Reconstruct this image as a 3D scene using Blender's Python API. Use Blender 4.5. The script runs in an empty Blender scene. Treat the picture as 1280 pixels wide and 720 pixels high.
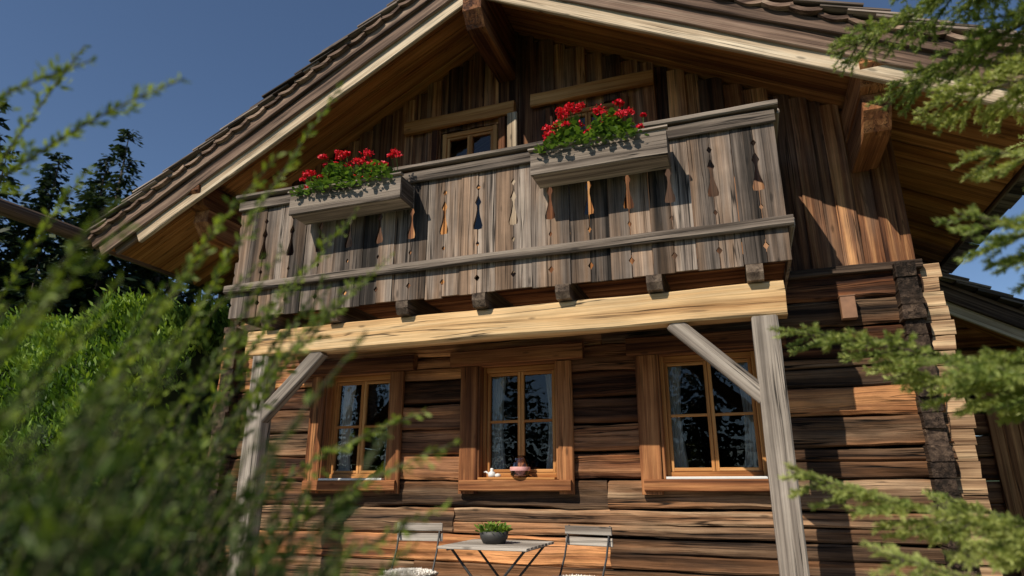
import bpy, math, random, bmesh
import numpy as np
from mathutils import Vector, Matrix, noise
random.seed(7); np.random.seed(7)
S=bpy.context.scene
def link(o,parent=None):
    S.collection.objects.link(o)
    if parent: o.parent=parent
    return o
def empty(name,loc=(0,0,0),rot=0):
    e=bpy.data.objects.new(name,None); e.empty_display_size=.2
    e.location=loc; e.rotation_euler=(0,0,rot); return link(e)
# ---------------------------------------------------------------- materials
def newmat(name):
    m=bpy.data.materials.new(name); m.use_nodes=True
    nt=m.node_tree; nt.nodes.clear()
    out=nt.nodes.new('ShaderNodeOutputMaterial')
    return m,nt,out
def N(nt,t,**kw):
    n=nt.nodes.new(t)
    for k,v in kw.items(): setattr(n,k,v)
    return n
def ramp(nt,stops,fac=None,interp='LINEAR'):
    r=nt.nodes.new('ShaderNodeValToRGB'); r.color_ramp.interpolation=interp
    e=r.color_ramp.elements
    while len(e)<len(stops): e.new(.5)
    for i,(p,c) in enumerate(stops):
        e[i].position=p
        e[i].color=(c,c,c,1) if isinstance(c,(int,float)) else (*c,1)
    if fac is not None: nt.links.new(fac,r.inputs[0])
    return r.outputs[0]
def mixc(nt,mode,fac,a,b):
    m=nt.nodes.new('ShaderNodeMix'); m.data_type='RGBA'; m.blend_type=mode
    for s,v in ((0,fac),(6,a),(7,b)):
        if isinstance(v,(int,float)): m.inputs[s].default_value=v
        elif isinstance(v,tuple): m.inputs[s].default_value=(*v,1)
        else: nt.links.new(v,m.inputs[s])
    return m.outputs[2]
def math_(nt,op,a,b=None,clamp=False):
    m=nt.nodes.new('ShaderNodeMath'); m.operation=op; m.use_clamp=clamp
    for s,v in ((0,a),(1,b)):
        if v is None: continue
        if isinstance(v,(int,float)): m.inputs[s].default_value=v
        else: nt.links.new(v,m.inputs[s])
    return m.outputs[0]
def noi(nt,vec,scale3,detail=4,rough=.55,dist=0):
    mp=N(nt,'ShaderNodeMapping'); mp.inputs['Scale'].default_value=scale3
    nt.links.new(vec,mp.inputs[0])
    n=N(nt,'ShaderNodeTexNoise'); n.inputs['Scale'].default_value=1
    n.inputs['Detail'].default_value=detail; n.inputs['Roughness'].default_value=rough
    n.inputs['Distortion'].default_value=dist
    nt.links.new(mp.outputs[0],n.inputs['Vector']); return n.outputs['Fac']
def wood(name,dark,mid,light,rough=.75,var=.35,crack=.75,bump=.5,grain=.5,stain=.5,stops=(.34,.5,.66),fine=1.0,second=None,lg=.45):
    m,nt,out=newmat(name)
    g=N(nt,'ShaderNodeAttribute',attribute_name='gc').outputs['Vector']
    r=N(nt,'ShaderNodeAttribute',attribute_name='rnd').outputs['Fac']
    n1=noi(nt,g,(lg,12*fine,12*fine),8,.62,.2)
    sh=math_(nt,'ADD',n1,math_(nt,'MULTIPLY',math_(nt,'SUBTRACT',r,.5),var*.3))
    c=ramp(nt,[(stops[0],dark),(stops[1],mid),(stops[2],light)],sh)
    if second:
        n5=noi(nt,g,(.4,4,4),4,.6)
        c=mixc(nt,'MIX',ramp(nt,[(.46,0.0),(.6,.8)],n5),c,mixc(nt,'MULTIPLY',1.0,second,ramp(nt,[(.35,.35),(.65,1.3)],n1)))
    n2=noi(nt,g,(1.6,110,110),3,.6)
    gr=ramp(nt,[(.32,.35),(.65,1.22)],n2)
    c=mixc(nt,'MULTIPLY',grain,c,gr)
    n3=noi(nt,g,(.32,13*fine,13*fine),3,.55,.5)
    d=math_(nt,'ABSOLUTE',math_(nt,'SUBTRACT',n3,.5))
    ck=ramp(nt,[(0.004,0.0),(.018,1.0)],d)
    n3b=noi(nt,g,(.9,4,4),2,.5)
    ckm=ramp(nt,[(.42,0.0),(.56,1.0)],n3b)
    c=mixc(nt,'MULTIPLY',math_(nt,'MULTIPLY',ckm,crack),c,ck)
    pos=N(nt,'ShaderNodeNewGeometry').outputs['Position']
    n4=noi(nt,pos,(1.6,1.6,2.4),5,.6)
    st=ramp(nt,[(.3,.35),(.6,1.1)],n4)
    c=mixc(nt,'MULTIPLY',stain,c,st)
    mp=N(nt,'ShaderNodeMapping'); mp.inputs['Scale'].default_value=(2.2,7,3); nt.links.new(g,mp.inputs[0])
    vo=N(nt,'ShaderNodeTexVoronoi'); vo.inputs['Scale'].default_value=1; nt.links.new(mp.outputs[0],vo.inputs['Vector'])
    kn=ramp(nt,[(.05,.25),(.11,1.0)],vo.outputs['Distance'])
    c=mixc(nt,'MULTIPLY',.7,c,kn)
    hs=N(nt,'ShaderNodeHueSaturation')
    val=math_(nt,'ADD',1-var*.6,math_(nt,'MULTIPLY',r,var*1.2))
    nt.links.new(val,hs.inputs['Value']); nt.links.new(c,hs.inputs['Color'])
    b=N(nt,'ShaderNodeBsdfPrincipled'); b.inputs['Roughness'].default_value=rough
    b.inputs['Specular IOR Level'].default_value=.2
    nt.links.new(hs.outputs[0],b.inputs['Base Color'])
    h=math_(nt,'ADD',math_(nt,'MULTIPLY',n2,.35),math_(nt,'ADD',math_(nt,'MULTIPLY',n1,1.0),math_(nt,'MULTIPLY',math_(nt,'MULTIPLY',ck,ckm),.5)))
    bp=N(nt,'ShaderNodeBump'); bp.inputs['Strength'].default_value=bump; bp.inputs['Distance'].default_value=.018
    nt.links.new(h,bp.inputs['Height']); nt.links.new(bp.outputs[0],b.inputs['Normal'])
    nt.links.new(b.outputs[0],out.inputs[0]); return m
def plain(name,col,rough=.6,metal=0,var=.25,scale=12,bump=.1):
    m,nt,out=newmat(name)
    pos=N(nt,'ShaderNodeNewGeometry').outputs['Position']
    n=noi(nt,pos,(scale,)*3,5,.6)
    c=mixc(nt,'MULTIPLY',1.0,col,ramp(nt,[(.3,1-var),(.7,1+var*.5)],n))
    b=N(nt,'ShaderNodeBsdfPrincipled'); b.inputs['Roughness'].default_value=rough; b.inputs['Metallic'].default_value=metal
    nt.links.new(c,b.inputs['Base Color'])
    bp=N(nt,'ShaderNodeBump'); bp.inputs['Strength'].default_value=bump; bp.inputs['Distance'].default_value=.01
    nt.links.new(n,bp.inputs['Height']); nt.links.new(bp.outputs[0],b.inputs['Normal'])
    nt.links.new(b.outputs[0],out.inputs[0]); return m
def leafmat(name,dark,mid,light,trans=.35,rough=.5):
    m,nt,out=newmat(name)
    r=N(nt,'ShaderNodeAttribute',attribute_name='rnd').outputs['Fac']
    c=ramp(nt,[(0.0,dark),(.5,mid),(1.0,light)],r)
    b=N(nt,'ShaderNodeBsdfPrincipled'); b.inputs['Roughness'].default_value=rough
    b.inputs['Specular IOR Level'].default_value=.3
    nt.links.new(c,b.inputs['Base Color'])
    t=N(nt,'ShaderNodeBsdfTranslucent')
    c2=mixc(nt,'MULTIPLY',1.0,c,(1.3,1.25,.5)); nt.links.new(c2,t.inputs['Color'])
    mx=N(nt,'ShaderNodeMixShader'); mx.inputs[0].default_value=trans
    nt.links.new(b.outputs[0],mx.inputs[1]); nt.links.new(t.outputs[0],mx.inputs[2])
    nt.links.new(mx.outputs[0],out.inputs[0]); return m
def glassmat(name,tint=(.78,.79,.76),ior=1.5):
    m,nt,out=newmat(name)
    pos=N(nt,'ShaderNodeNewGeometry').outputs['Position']
    n=noi(nt,pos,(5,5,4),2,.5)
    bp=N(nt,'ShaderNodeBump'); bp.inputs['Strength'].default_value=.12; bp.inputs['Distance'].default_value=.02
    nt.links.new(n,bp.inputs['Height'])
    gl=N(nt,'ShaderNodeBsdfGlossy'); gl.inputs['Roughness'].default_value=.01
    gl.inputs['Color'].default_value=(.95,.95,.95,1); nt.links.new(bp.outputs[0],gl.inputs['Normal'])
    tr=N(nt,'ShaderNodeBsdfTransparent'); tr.inputs[0].default_value=(*tint,1)
    fr=N(nt,'ShaderNodeFresnel'); fr.inputs[0].default_value=ior
    mx=N(nt,'ShaderNodeMixShader'); nt.links.new(fr.outputs[0],mx.inputs[0])
    nt.links.new(tr.outputs[0],mx.inputs[1]); nt.links.new(gl.outputs[0],mx.inputs[2])
    nt.links.new(mx.outputs[0],out.inputs[0]); return m
M={}
M['log']=wood('log_wood',(.038,.012,.006),(.23,.083,.032),(.58,.27,.11),var=.8,bump=1.0,crack=.95,stain=.65,fine=1.1,grain=.5,second=(.27,.13,.07))
M['loggrey']=wood('weathered_log_wood',(.035,.02,.013),(.19,.11,.062),(.44,.29,.175),var=.7,bump=1.0,crack=.95,stain=.65,fine=1.1,grain=.5,second=(.33,.15,.065))
M['logend']=wood('log_end_wood',(.14,.07,.035),(.42,.26,.145),(.62,.44,.26),var=.5,bump=.7,fine=1.3)
M['darkend']=wood('dark_log_end_wood',(.02,.013,.009),(.065,.042,.03),(.15,.10,.068),var=.4,bump=1.0,fine=1.6)
M['upper']=wood('upper_board_wood',(.045,.016,.008),(.25,.10,.042),(.64,.33,.14),var=.8,bump=.6,stain=.4,fine=1.2,grain=.5,second=(.24,.14,.09))
M['grey']=wood('balcony_board_wood',(.035,.027,.022),(.18,.142,.118),(.35,.285,.235),var=.65,bump=.6,crack=.9,stain=.5,fine=1.0,grain=.6,second=(.27,.165,.10))
M['rail']=wood('balcony_rail_wood',(.085,.064,.05),(.25,.20,.162),(.42,.345,.28),var=.4,bump=.6,crack=.95,stain=.35,fine=1.3)
M['beam']=wood('light_beam_wood',(.38,.19,.07),(.68,.44,.215),(.80,.59,.34),var=.1,bump=.35,crack=.85,grain=.4,stain=.25,fine=.9,lg=.35)
M['post']=wood('post_wood',(.11,.09,.075),(.26,.22,.185),(.42,.365,.31),var=.25,bump=.5,crack=.95,stain=.3,fine=1.3)
M['soffit']=wood('soffit_wood',(.22,.08,.024),(.47,.20,.062),(.62,.30,.105),var=.35,bump=.3,crack=.5,stain=.25)
M['barge']=wood('barge_board_wood',(.34,.24,.15),(.58,.45,.31),(.72,.60,.44),var=.3,bump=.4,stain=.25)
M['barge2']=wood('fascia_wood',(.06,.034,.025),(.22,.14,.10),(.36,.26,.19),var=.5,bump=.5,stain=.4,fine=1.3)
M['shingle']=wood('shingle_wood',(.05,.036,.03),(.19,.145,.12),(.36,.29,.24),var=.7,bump=.6,stain=.3)
M['frame']=wood('window_frame_wood',(.28,.10,.028),(.52,.235,.075),(.64,.34,.13),var=.2,bump=.15,crack=.3,grain=.3,stain=.15)
M['casing']=wood('window_casing_wood',(.07,.022,.010),(.25,.095,.036),(.46,.21,.085),var=.4,bump=.6,stain=.35,fine=1.1)
M['joist']=wood('joist_wood',(.04,.027,.02),(.12,.085,.062),(.22,.165,.12),var=.4,bump=.6,stain=.3)
M['slat']=wood('slat_wood',(.22,.18,.15),(.42,.37,.32),(.56,.51,.45),var=.3,bump=.3,stain=.1)
M['glass']=glassmat('window_glass')
M['jar']=glassmat('jar_glass',(.9,.85,.85),1.45)
M['metal']=plain('dark_metal',(.02,.02,.022),.6,0)
M['white']=plain('white_paint',(.75,.74,.72),.4,0,.08)
M['curtain']=plain('curtain_cloth',(.75,.73,.70),.9,0,.1)
M['dark']=plain('dark_interior',(.05,.035,.025),.9)
M['pink']=plain('pink_wax',(.78,.40,.38),.5)
M['brownlamp']=plain('lamp_shade',(.26,.13,.07),.6)
M['soil']=plain('soil',(.04,.028,.02),.95)
M['fur']=plain('sheepskin',(.85,.81,.75),.95,0,.08,20,.2)
M['bark']=plain('bark',(.07,.05,.038),.9,0,.5,30,.8)
M['stemm']=plain('green_stem',(.10,.09,.04),.8,0,.3,30,.3)
M['pot']=plain('dark_pot',(.05,.048,.046),.6)
M['leafG']=leafmat('geranium_leaf',(.04,.08,.015),(.10,.19,.035),(.19,.30,.07),.3)
M['petal']=leafmat('red_petal',(.50,.004,.02),(.72,.01,.035),(.85,.05,.08),.25)
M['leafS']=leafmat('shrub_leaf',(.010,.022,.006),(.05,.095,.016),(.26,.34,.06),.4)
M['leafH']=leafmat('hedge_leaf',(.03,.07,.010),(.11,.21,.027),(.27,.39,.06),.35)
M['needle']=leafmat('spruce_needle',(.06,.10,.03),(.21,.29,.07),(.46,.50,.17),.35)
M['fir']=leafmat('conifer_foliage',(.006,.014,.007),(.018,.034,.014),(.05,.07,.025),.2)
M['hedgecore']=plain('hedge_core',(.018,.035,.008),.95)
# ---------------------------------------------------------------- mesh builder
class MB:
    def __init__(s): s.V=[];s.F=[];s.G=[];s.R=[];s.MI=[]
    def add(s,vs,fs,gc,mi=0,rnd=None):
        o=len(s.V); r=random.random() if rnd is None else rnd
        off=(random.random()*60,random.random()*60,random.random()*60)
        s.V+= [tuple(v) for v in vs]; s.F+=[tuple(i+o for i in f) for f in fs]
        s.G+=[(g[0]+off[0],g[1]+off[1],g[2]+off[2]) for g in gc]; s.R+=[r]*len(vs); s.MI+=[mi]*len(fs)
    def obj(s,name,mats,parent=None,smooth=False):
        me=bpy.data.meshes.new(name); me.from_pydata(s.V,[],s.F)
        a=me.attributes.new('gc','FLOAT_VECTOR','POINT'); a.data.foreach_set('vector',np.array(s.G,dtype=np.float32).ravel())
        a=me.attributes.new('rnd','FLOAT','POINT'); a.data.foreach_set('value',np.array(s.R,dtype=np.float32))
        if not isinstance(mats,(list,tuple)): mats=[mats]
        for m in mats: me.materials.append(m)
        me.polygons.foreach_set('material_index',s.MI)
        bm=bmesh.new(); bm.from_mesh(me); bmesh.ops.recalc_face_normals(bm,faces=bm.faces); bm.to_mesh(me); bm.free()
        if smooth: me.polygons.foreach_set('use_smooth',[True]*len(me.polygons))
        me.update()
        return link(bpy.data.objects.new(name,me),parent)
def loft(mb,p0,p1,prof,wdir,segs=1,rough=0,mi=0,rnd=None,caprough=0):
    p0=Vector(p0);p1=Vector(p1);d=p1-p0;L=d.length;d.normalize()
    wd=Vector(wdir); wd=(wd-d*wd.dot(d)).normalized(); td=d.cross(wd)
    n=len(prof);vs=[];gc=[]
    for i in range(segs+1):
        s=L*i/segs
        for (a,b) in prof:
            p=p0+d*s+wd*a+td*b
            if rough:
                q=Vector((s*1.3+p0.x*3.1+p0.z*17,a*9+p0.z*11,b*9+p0.y*5))
                nv=noise.noise_vector(q)*rough+noise.noise_vector(q*4.1)*rough*.4
                p=p+wd*nv.x+td*nv.y*1.2
                if caprough and i in(0,segs): p=p+d*nv.z*caprough
            vs.append(p);gc.append((s,a,b))
    fs=[]
    for i in range(segs):
        for j in range(n):
            k=(j+1)%n; fs.append((i*n+j,i*n+k,(i+1)*n+k,(i+1)*n+j))
    fs.append(tuple(range(n-1,-1,-1)));fs.append(tuple(range(segs*n,segs*n+n)))
    mb.add(vs,fs,gc,mi,rnd)
def rect(w,t,c=.006,sub=0):
    a,b=w/2,t/2
    P=[(-a+c,-b)]
    for k in range(sub): P.append((-a+c+(2*a-2*c)*(k+1)/(sub+1),-b))
    P+=[(a-c,-b),(a,-b+c),(a,b-c),(a-c,b)]
    for k in range(sub): P.append((a-c-(2*a-2*c)*(k+1)/(sub+1),b))
    P+=[(-a+c,b),(-a,b-c),(-a,-b+c)]
    return P
def beam(mb,p0,p1,w,t,wdir,c=.006,segs=1,rough=0,mi=0,rnd=None,sub=0,caprough=0):
    loft(mb,p0,p1,rect(w,t,c,sub),wdir,segs,rough,mi=mi,rnd=rnd,caprough=caprough)
def circ(r,n=10): return [(r*math.cos(6.28318*i/n),r*math.sin(6.28318*i/n)) for i in range(n)]
def tube(mb,pts,r0,r1=None,n=6,mi=0,rnd=None):
    r1=r0 if r1 is None else r1
    pts=[Vector(p) for p in pts];vs=[];gc=[];fs=[];L=0
    for i,p in enumerate(pts):
        d=(pts[min(i+1,len(pts)-1)]-pts[max(i-1,0)]).normalized()
        u=d.orthogonal().normalized() if abs(d.z)>.99 else d.cross(Vector((0,0,1))).normalized(); w=d.cross(u)
        r=r0+(r1-r0)*i/(len(pts)-1)
        if i: L+=(p-pts[i-1]).length
        for a,b in circ(r,n): vs.append(p+u*a+w*b); gc.append((L,a,b))
    for i in range(len(pts)-1):
        for j in range(n): k=(j+1)%n; fs.append((i*n+j,i*n+k,(i+1)*n+k,(i+1)*n+j))
    fs.append(tuple(range(n-1,-1,-1)));fs.append(tuple(range(len(vs)-n,len(vs))))
    mb.add(vs,fs,gc,mi,rnd)
def lathe(mb,c,prof,n=24,mi=0):
    vs=[];fs=[];c=Vector(c)
    for (r,z) in prof:
        for j in range(n): a=6.28318*j/n; vs.append(c+Vector((r*math.cos(a),r*math.sin(a),z)))
    for i in range(len(prof)-1):
        for j in range(n): k=(j+1)%n; fs.append((i*n+j,i*n+k,(i+1)*n+k,(i+1)*n+j))
    mb.add(vs,fs,[tuple(v) for v in vs],mi)
def frames(D,roll):
    D=D/np.linalg.norm(D,axis=1,keepdims=True)
    up=np.tile(np.array([[0,0,1.]]),(len(D),1)); bad=np.abs(D[:,2])>.98; up[bad]=[1,0,0]
    A=np.cross(up,D); A/=np.linalg.norm(A,axis=1,keepdims=True); B=np.cross(D,A)
    c=np.cos(roll)[:,None]; s=np.sin(roll)[:,None]
    return np.stack([D,A*c+B*s,B*c-A*s],axis=2)
def scatter(name,TV,TF,P,D,size,roll,rnd,mat,parent=None,wid=None):
    TV=np.array(TV,float);TF=np.array(TF,int);n=len(P);R=frames(D,roll)
    T=TV[None,:,:]*size[:,None,None]
    if wid is not None: T=T*np.stack([np.ones(n),wid,wid],1)[:,None,:]
    V=np.einsum('nij,nkj->nki',R,T)+P[:,None,:]
    V=V.reshape(-1,3); k=len(TV); F=(TF[None]+(np.arange(n)*k)[:,None,None]).reshape(-1,TF.shape[1])
    me=bpy.data.meshes.new(name); me.vertices.add(len(V)); me.vertices.foreach_set('co',V.ravel().astype(np.float32))
    q=F.shape[1]; me.loops.add(F.size); me.loops.foreach_set('vertex_index',F.ravel().astype(np.int32))
    me.polygons.add(len(F)); me.polygons.foreach_set('loop_start',(np.arange(len(F))*q).astype(np.int32))
    me.polygons.foreach_set('loop_total',np.full(len(F),q,dtype=np.int32))
    a=me.attributes.new('rnd','FLOAT','POINT'); a.data.foreach_set('value',np.repeat(np.clip(rnd,0,1),k).astype(np.float32))
    me.materials.append(mat); me.update(calc_edges=True); me.validate()
    return link(bpy.data.objects.new(name,me),parent)
LEAF=([(0,0,0),(.35,.2,.05),(.75,.17,.03),(1,0,-.05),(.75,-.17,.03),(.35,-.2,.05),(.4,0,-.03),(.75,0,-.04)],
      [(0,6,2,1),(6,7,3,2),(0,5,4,6),(6,4,3,7)])
QUAD=([(0,0,0),(.5,.28,.06),(1,0,0),(.5,-.28,-.04)],[(0,3,2,1)])
NEED=([(0,0.05,0),(0,-.05,0),(.7,-.055,0),(1,0.01,0)],[(0,1,2,3)])
ROUND=([(0,0,0),(.1,.42,.08),(.75,.5,.06),(1,0,-.02),(.75,-.5,.06),(.1,-.42,.08)],[(0,3,2,1),(0,5,4,3)])
# ================================================================ CHALET
CX=-2.16; SL=.53; YW=5.9; YV=4.95
def zroof(x,base=6.28): return base-SL*abs(x-CX)
chalet=empty('wooden_chalet')
WIN=[(-4.215,-3.415),(-2.44,-1.63),(-.70,.17)]
H=.245
mb=MB()
for c in range(12):
    z0=c*H; z1=z0+H; zc=(z0+z1)/2
    segsX=[(-5.75,1.50)]
    if 1.2<zc<2.45:
        segsX=[];x=-5.75
        for a,b in WIN: segsX.append((x,a));x=b
        segsX.append((x,1.50))
    else:
        j=random.choice([-3.1,-1.2,-.4,-2.7]); segsX=[(-5.75,j-.003),(j+.003,segsX[0][1])]
    for a,b in segsX:
        yo=random.uniform(-.025,.025); hh=H-random.uniform(.004,.018)
        mi=0 if (b<.9 and random.random()<.75) else 1
        if b>1.4 and random.random()<.35: mi=0
        if random.random()<.35:
            f=random.uniform(.35,.65); h1=hh*f; zA=zc-hh/2+h1/2; zB=zc+hh/2-(hh-h1)/2; rr=random.random()
            beam(mb,(a,YW+.11+yo,zA),(b,YW+.11+yo,zA),h1-.004,.22,(0,0,1),c=.014,segs=max(2,int((b-a)/.09)),rough=.014,mi=mi,sub=2,caprough=1,rnd=rr)
            beam(mb,(a,YW+.115+yo,zB),(b,YW+.115+yo,zB),hh-h1-.004,.22,(0,0,1),c=.014,segs=max(2,int((b-a)/.09)),rough=.014,mi=mi,sub=2,caprough=1,rnd=min(1,rr+.15))
        else:
            beam(mb,(a,YW+.11+yo,zc),(b,YW+.11+yo,zc),hh,.22,(0,0,1),c=.02,segs=max(2,int((b-a)/.09)),rough=.022,mi=mi,sub=4,caprough=1)
mb.obj('log_wall',[M['log'],M['loggrey']],chalet)
mb=MB()
for c in range(12):
    zc=c*H+H/2
    for hz in(-.061,.061):
        beam(mb,(1.375,YW-.13+random.uniform(-.025,.025),zc+hz),(1.375+random.uniform(-.01,.01),14,zc+hz),.121,.15+random.uniform(-.015,.015),(0,0,1),c=.006,segs=24,rough=.01,mi=0,sub=1,caprough=1.5)
    beam(mb,(-5.5,YW-.15+random.uniform(-.03,.03),zc),(-5.5,14,zc),H-.01,.16,(0,0,1),c=.01,segs=24,rough=.014,mi=0,sub=1,caprough=1.5)
    for hz in(-.061,.061):
        beam(mb,(1.46,YW+.10+random.uniform(-.01,.012),zc+hz),(1.655+random.uniform(-.02,.02),YW+.10,zc+hz),.118,.2,(0,0,1),c=.004,segs=3,rough=.009,mi=1,caprough=1.5,rnd=random.uniform(.1,.9))
    beam(mb,(-5.6,14,zc),(1.5,14,zc),H-.01,.16,(0,0,1),c=.01)
mb.obj('side_log_wall',[M['darkend'],M['logend']],chalet)
mb=MB()
beam(mb,(-5.4,YW+.6,2.9),(1.28,YW+.6,2.9),.05,1.0,(0,0,1),c=0)
beam(mb,(-5.4,9.0,1.5),(1.28,9.0,1.5),2.9,.06,(0,0,1),c=0)
beam(mb,(-5.4,7.5,.03),(1.28,7.5,.03),.05,3.2,(0,0,1),c=0)
beam(mb,(-5.4,7.5,2.86),(1.28,7.5,2.86),.05,3.2,(0,0,1),c=0)
beam(mb,(-5.4,8.5,4.4),(1.28,8.5,4.4),2.8,.06,(0,0,1),c=0)
mb.obj('interior',M['dark'],chalet)
mb=MB(); UW=[(-2.99,-2.25),(-1.62,-.88)]
x=-5.68;i=0
stopsx=sorted([a for p in UW for a in p]+[1.48])
while x<1.47:
    w=random.uniform(.10,.22); nx=x+w
    for s in stopsx:
        if x<s-1e-4 and nx>s-.06: nx=s;break
    inop=any(a-.001<=x and nx<=b+.001 for a,b in UW)
    zt=min(zroof(x),zroof(nx))+.03; zb=5.08 if inop else 2.93
    xm=(x+nx)/2; yo=(.0 if i%2 else -.022)+random.uniform(-.006,.006)
    beam(mb,(xm,YW+.03+yo,zb-random.uniform(0,.012)),(xm,YW+.03+yo,zt),nx-x+(.02 if i%2==0 else -.004),.025,(1,0,0),c=.003,segs=8,rough=.006)
    x=nx;i+=1
mb.obj('upper_wall_boards',M['upper'],chalet)
mb=MB()
for (yy,xa,xb) in ((YW+.07,-5.6,1.44),(13.95,-5.6,1.44)):
    vs=[(xa,yy,2.94),(xb,yy,2.94),(xb,yy,zroof(xb)),(CX,yy,6.26),(xa,yy,zroof(xa))]
    if yy>10: mb.add(vs,[(0,1,2,3,4)],[(v[2],v[0],0) for v in vs])
    else:
        xs=[xa]+[a for p in UW for a in p]+[xb]
        for k in range(len(xs)-1):
            a,b=xs[k],xs[k+1]; z0=5.08 if k in(1,3) else 2.94
            q=[(a,yy,z0),(b,yy,z0),(b,yy,zroof(b))]+([(CX,yy,6.26)] if a<CX<b else [])+[(a,yy,zroof(a))]
            mb.add(q,[tuple(range(len(q)))],[(v[2],v[0],0) for v in q])
for xx in (-5.6,1.44): beam(mb,(xx,YW+.1,3.55),(xx,13.9,3.55),1.3,.05,(0,0,1))
mb.obj('upper_wall_core',M['upper'],chalet)
mb=MB()
beam(mb,(.5,YW-.03,2.935),(1.52,YW-.03,2.935),.07,.09,(0,0,1),segs=8,rough=.008)
beam(mb,(-5.7,YW-.03,2.935),(-4.8,YW-.03,2.935),.07,.09,(0,0,1),segs=8,rough=.008)
mb.obj('wall_plate',M['darkend'],chalet)
mb=MB()
beam(mb,(-3.42,YW-.05,5.19),(-2.05,YW-.05,5.19),.16,.07,(0,0,1),c=.012,segs=8,rough=.01)
beam(mb,(-1.86,YW-.05,5.22),(-.53,YW-.05,5.22),.16,.07,(0,0,1),c=.012,segs=8,rough=.01)
mb.obj('upper_lintels',M['frame'],chalet)
def window(par,x0,x1,z0,z1,y,nz=2,curt=True,name='window'):
    fr=MB(); yc=y+.09; f=.055
    beam(fr,(x0+f/2,yc,z0),(x0+f/2,yc,z1),f,.08,(1,0,0)); beam(fr,(x1-f/2,yc,z0),(x1-f/2,yc,z1),f,.08,(1,0,0))
    beam(fr,(x0+f,yc,z1-f/2),(x1-f,yc,z1-f/2),f,.078,(0,0,1)); beam(fr,(x0+f,yc,z0+f/2),(x1-f,yc,z0+f/2),f,.078,(0,0,1))
    xm=(x0+x1)/2
    for a,b in((x0+f+.003,xm-.002),(xm+.002,x1-f-.003)):
        g=.03
        za,zb=z0+f+.003,z1-f-.003
        beam(fr,(a+g/2,yc+.0,za),(a+g/2,yc,zb),g,.05,(1,0,0),c=.004); beam(fr,(b-g/2,yc,za),(b-g/2,yc,zb),g,.05,(1,0,0),c=.004)
        beam(fr,(a+g,yc,zb-g/2),(b-g,yc,zb-g/2),g,.048,(0,0,1),c=.004); beam(fr,(a+g,yc,za+g/2),(b-g,yc,za+g/2),g,.048,(0,0,1),c=.004)
        for k in range(1,nz):
            zz=za+(zb-za)*k/nz; beam(fr,(a+g,yc,zz),(b-g,yc,zz),.024,.04,(0,0,1),c=.003)
    fr.obj(name+'_frame',M['frame'],par)
    gl=MB(); gv=[(x0+f,yc+.004,z0+f),(x1-f,yc+.004,z0+f),(x1-f,yc+.004,z1-f),(x0+f,yc+.004,z1-f)]
    gl.add(gv,[(0,1,2,3)],gv); gl.obj(name+'_glass',M['glass'],par)
    if curt:
        cu=MB()
        for (a,b) in((x0+f,x0+f+.15),(x1-f-.15,x1-f)):
            vs=[];fs=[];n=24;m=6
            for i in range(n+1):
                t=i/n
                for q in range(m+1):
                    h=q/m; wv=1-.45*math.sin(h*3.14)*.6
                    edge=a if a<xm else b; xx=edge+(a+(b-a)*t-edge)*wv
                    vs.append((xx,yc+.12+.02*math.sin(t*26+h),z0+.05+(z1-z0-.07)*h))
            fs=[(i*(m+1)+q,(i+1)*(m+1)+q,(i+1)*(m+1)+q+1,i*(m+1)+q+1) for i in range(n) for q in range(m)]
            cu.add(vs,fs,vs)
        cu.obj(name+'_curtain',M['curtain'],par,True)
for (a,b) in WIN:
    window(chalet,a,b,1.235,2.31,YW)
    mb=MB()
    beam(mb,(a-.095,YW-.035,1.10),(a-.095,YW-.035,2.31),.185,.05,(1,0,0),c=.01,segs=8,rough=.007)
    beam(mb,(b+.07,YW-.035,1.10),(b+.07,YW-.035,2.31),.14,.05,(1,0,0),c=.01,segs=8,rough=.007)
    xm=(a+b)/2
    beam(mb,(xm-.69,YW-.055,2.395),(xm+.67,YW-.055,2.395),.16,.10,(0,0,1),c=.014,segs=12,rough=.012)
    beam(mb,(a-.16,YW-.055,1.175),(b+.12,YW-.055,1.175),.10,.09,(0,0,1),c=.01,segs=8,rough=.006)
    beam(mb,(a,YW+.03,2.38),(b,YW+.03,2.38),.14,.12,(0,0,1))
    beam(mb,(a+.012,YW+.02,1.23),(a+.012,YW+.02,2.32),.02,.13,(1,0,0),c=.002); beam(mb,(b-.012,YW+.02,1.23),(b-.012,YW+.02,2.32),.02,.13,(1,0,0),c=.002)
    mb.obj('window_casing',M['casing'],chalet)
    sl=MB(); beam(sl,(a+.03,YW-.02,1.236),(b-.03,YW-.02,1.236),.022,.15,(0,0,1),c=.004)
    sl.obj('window_sill',M['white'] if a!=-2.44 else M['frame'],chalet)
for (a,b) in UW: window(chalet,a+.03,b-.03,2.9,5.06,YW-.04,nz=3,curt=False,name='balcony_door')
mb=MB()
for (a,b) in UW:
    for xx in (a-.04,b+.04): beam(mb,(xx,YW-.03,2.92),(xx,YW-.03,5.1),.08,.04,(1,0,0),c=.008,segs=6,rough=.004)
mb.obj('door_casing',M['casing'],chalet)
mb=MB(); beam(mb,(-2.07,YW-.07,2.92),(-2.07,YW-.07,5.1),.11,.06,(1,0,0),c=.008,segs=6,rough=.004)
mb.obj('door_post',M['barge'],chalet)
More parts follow.
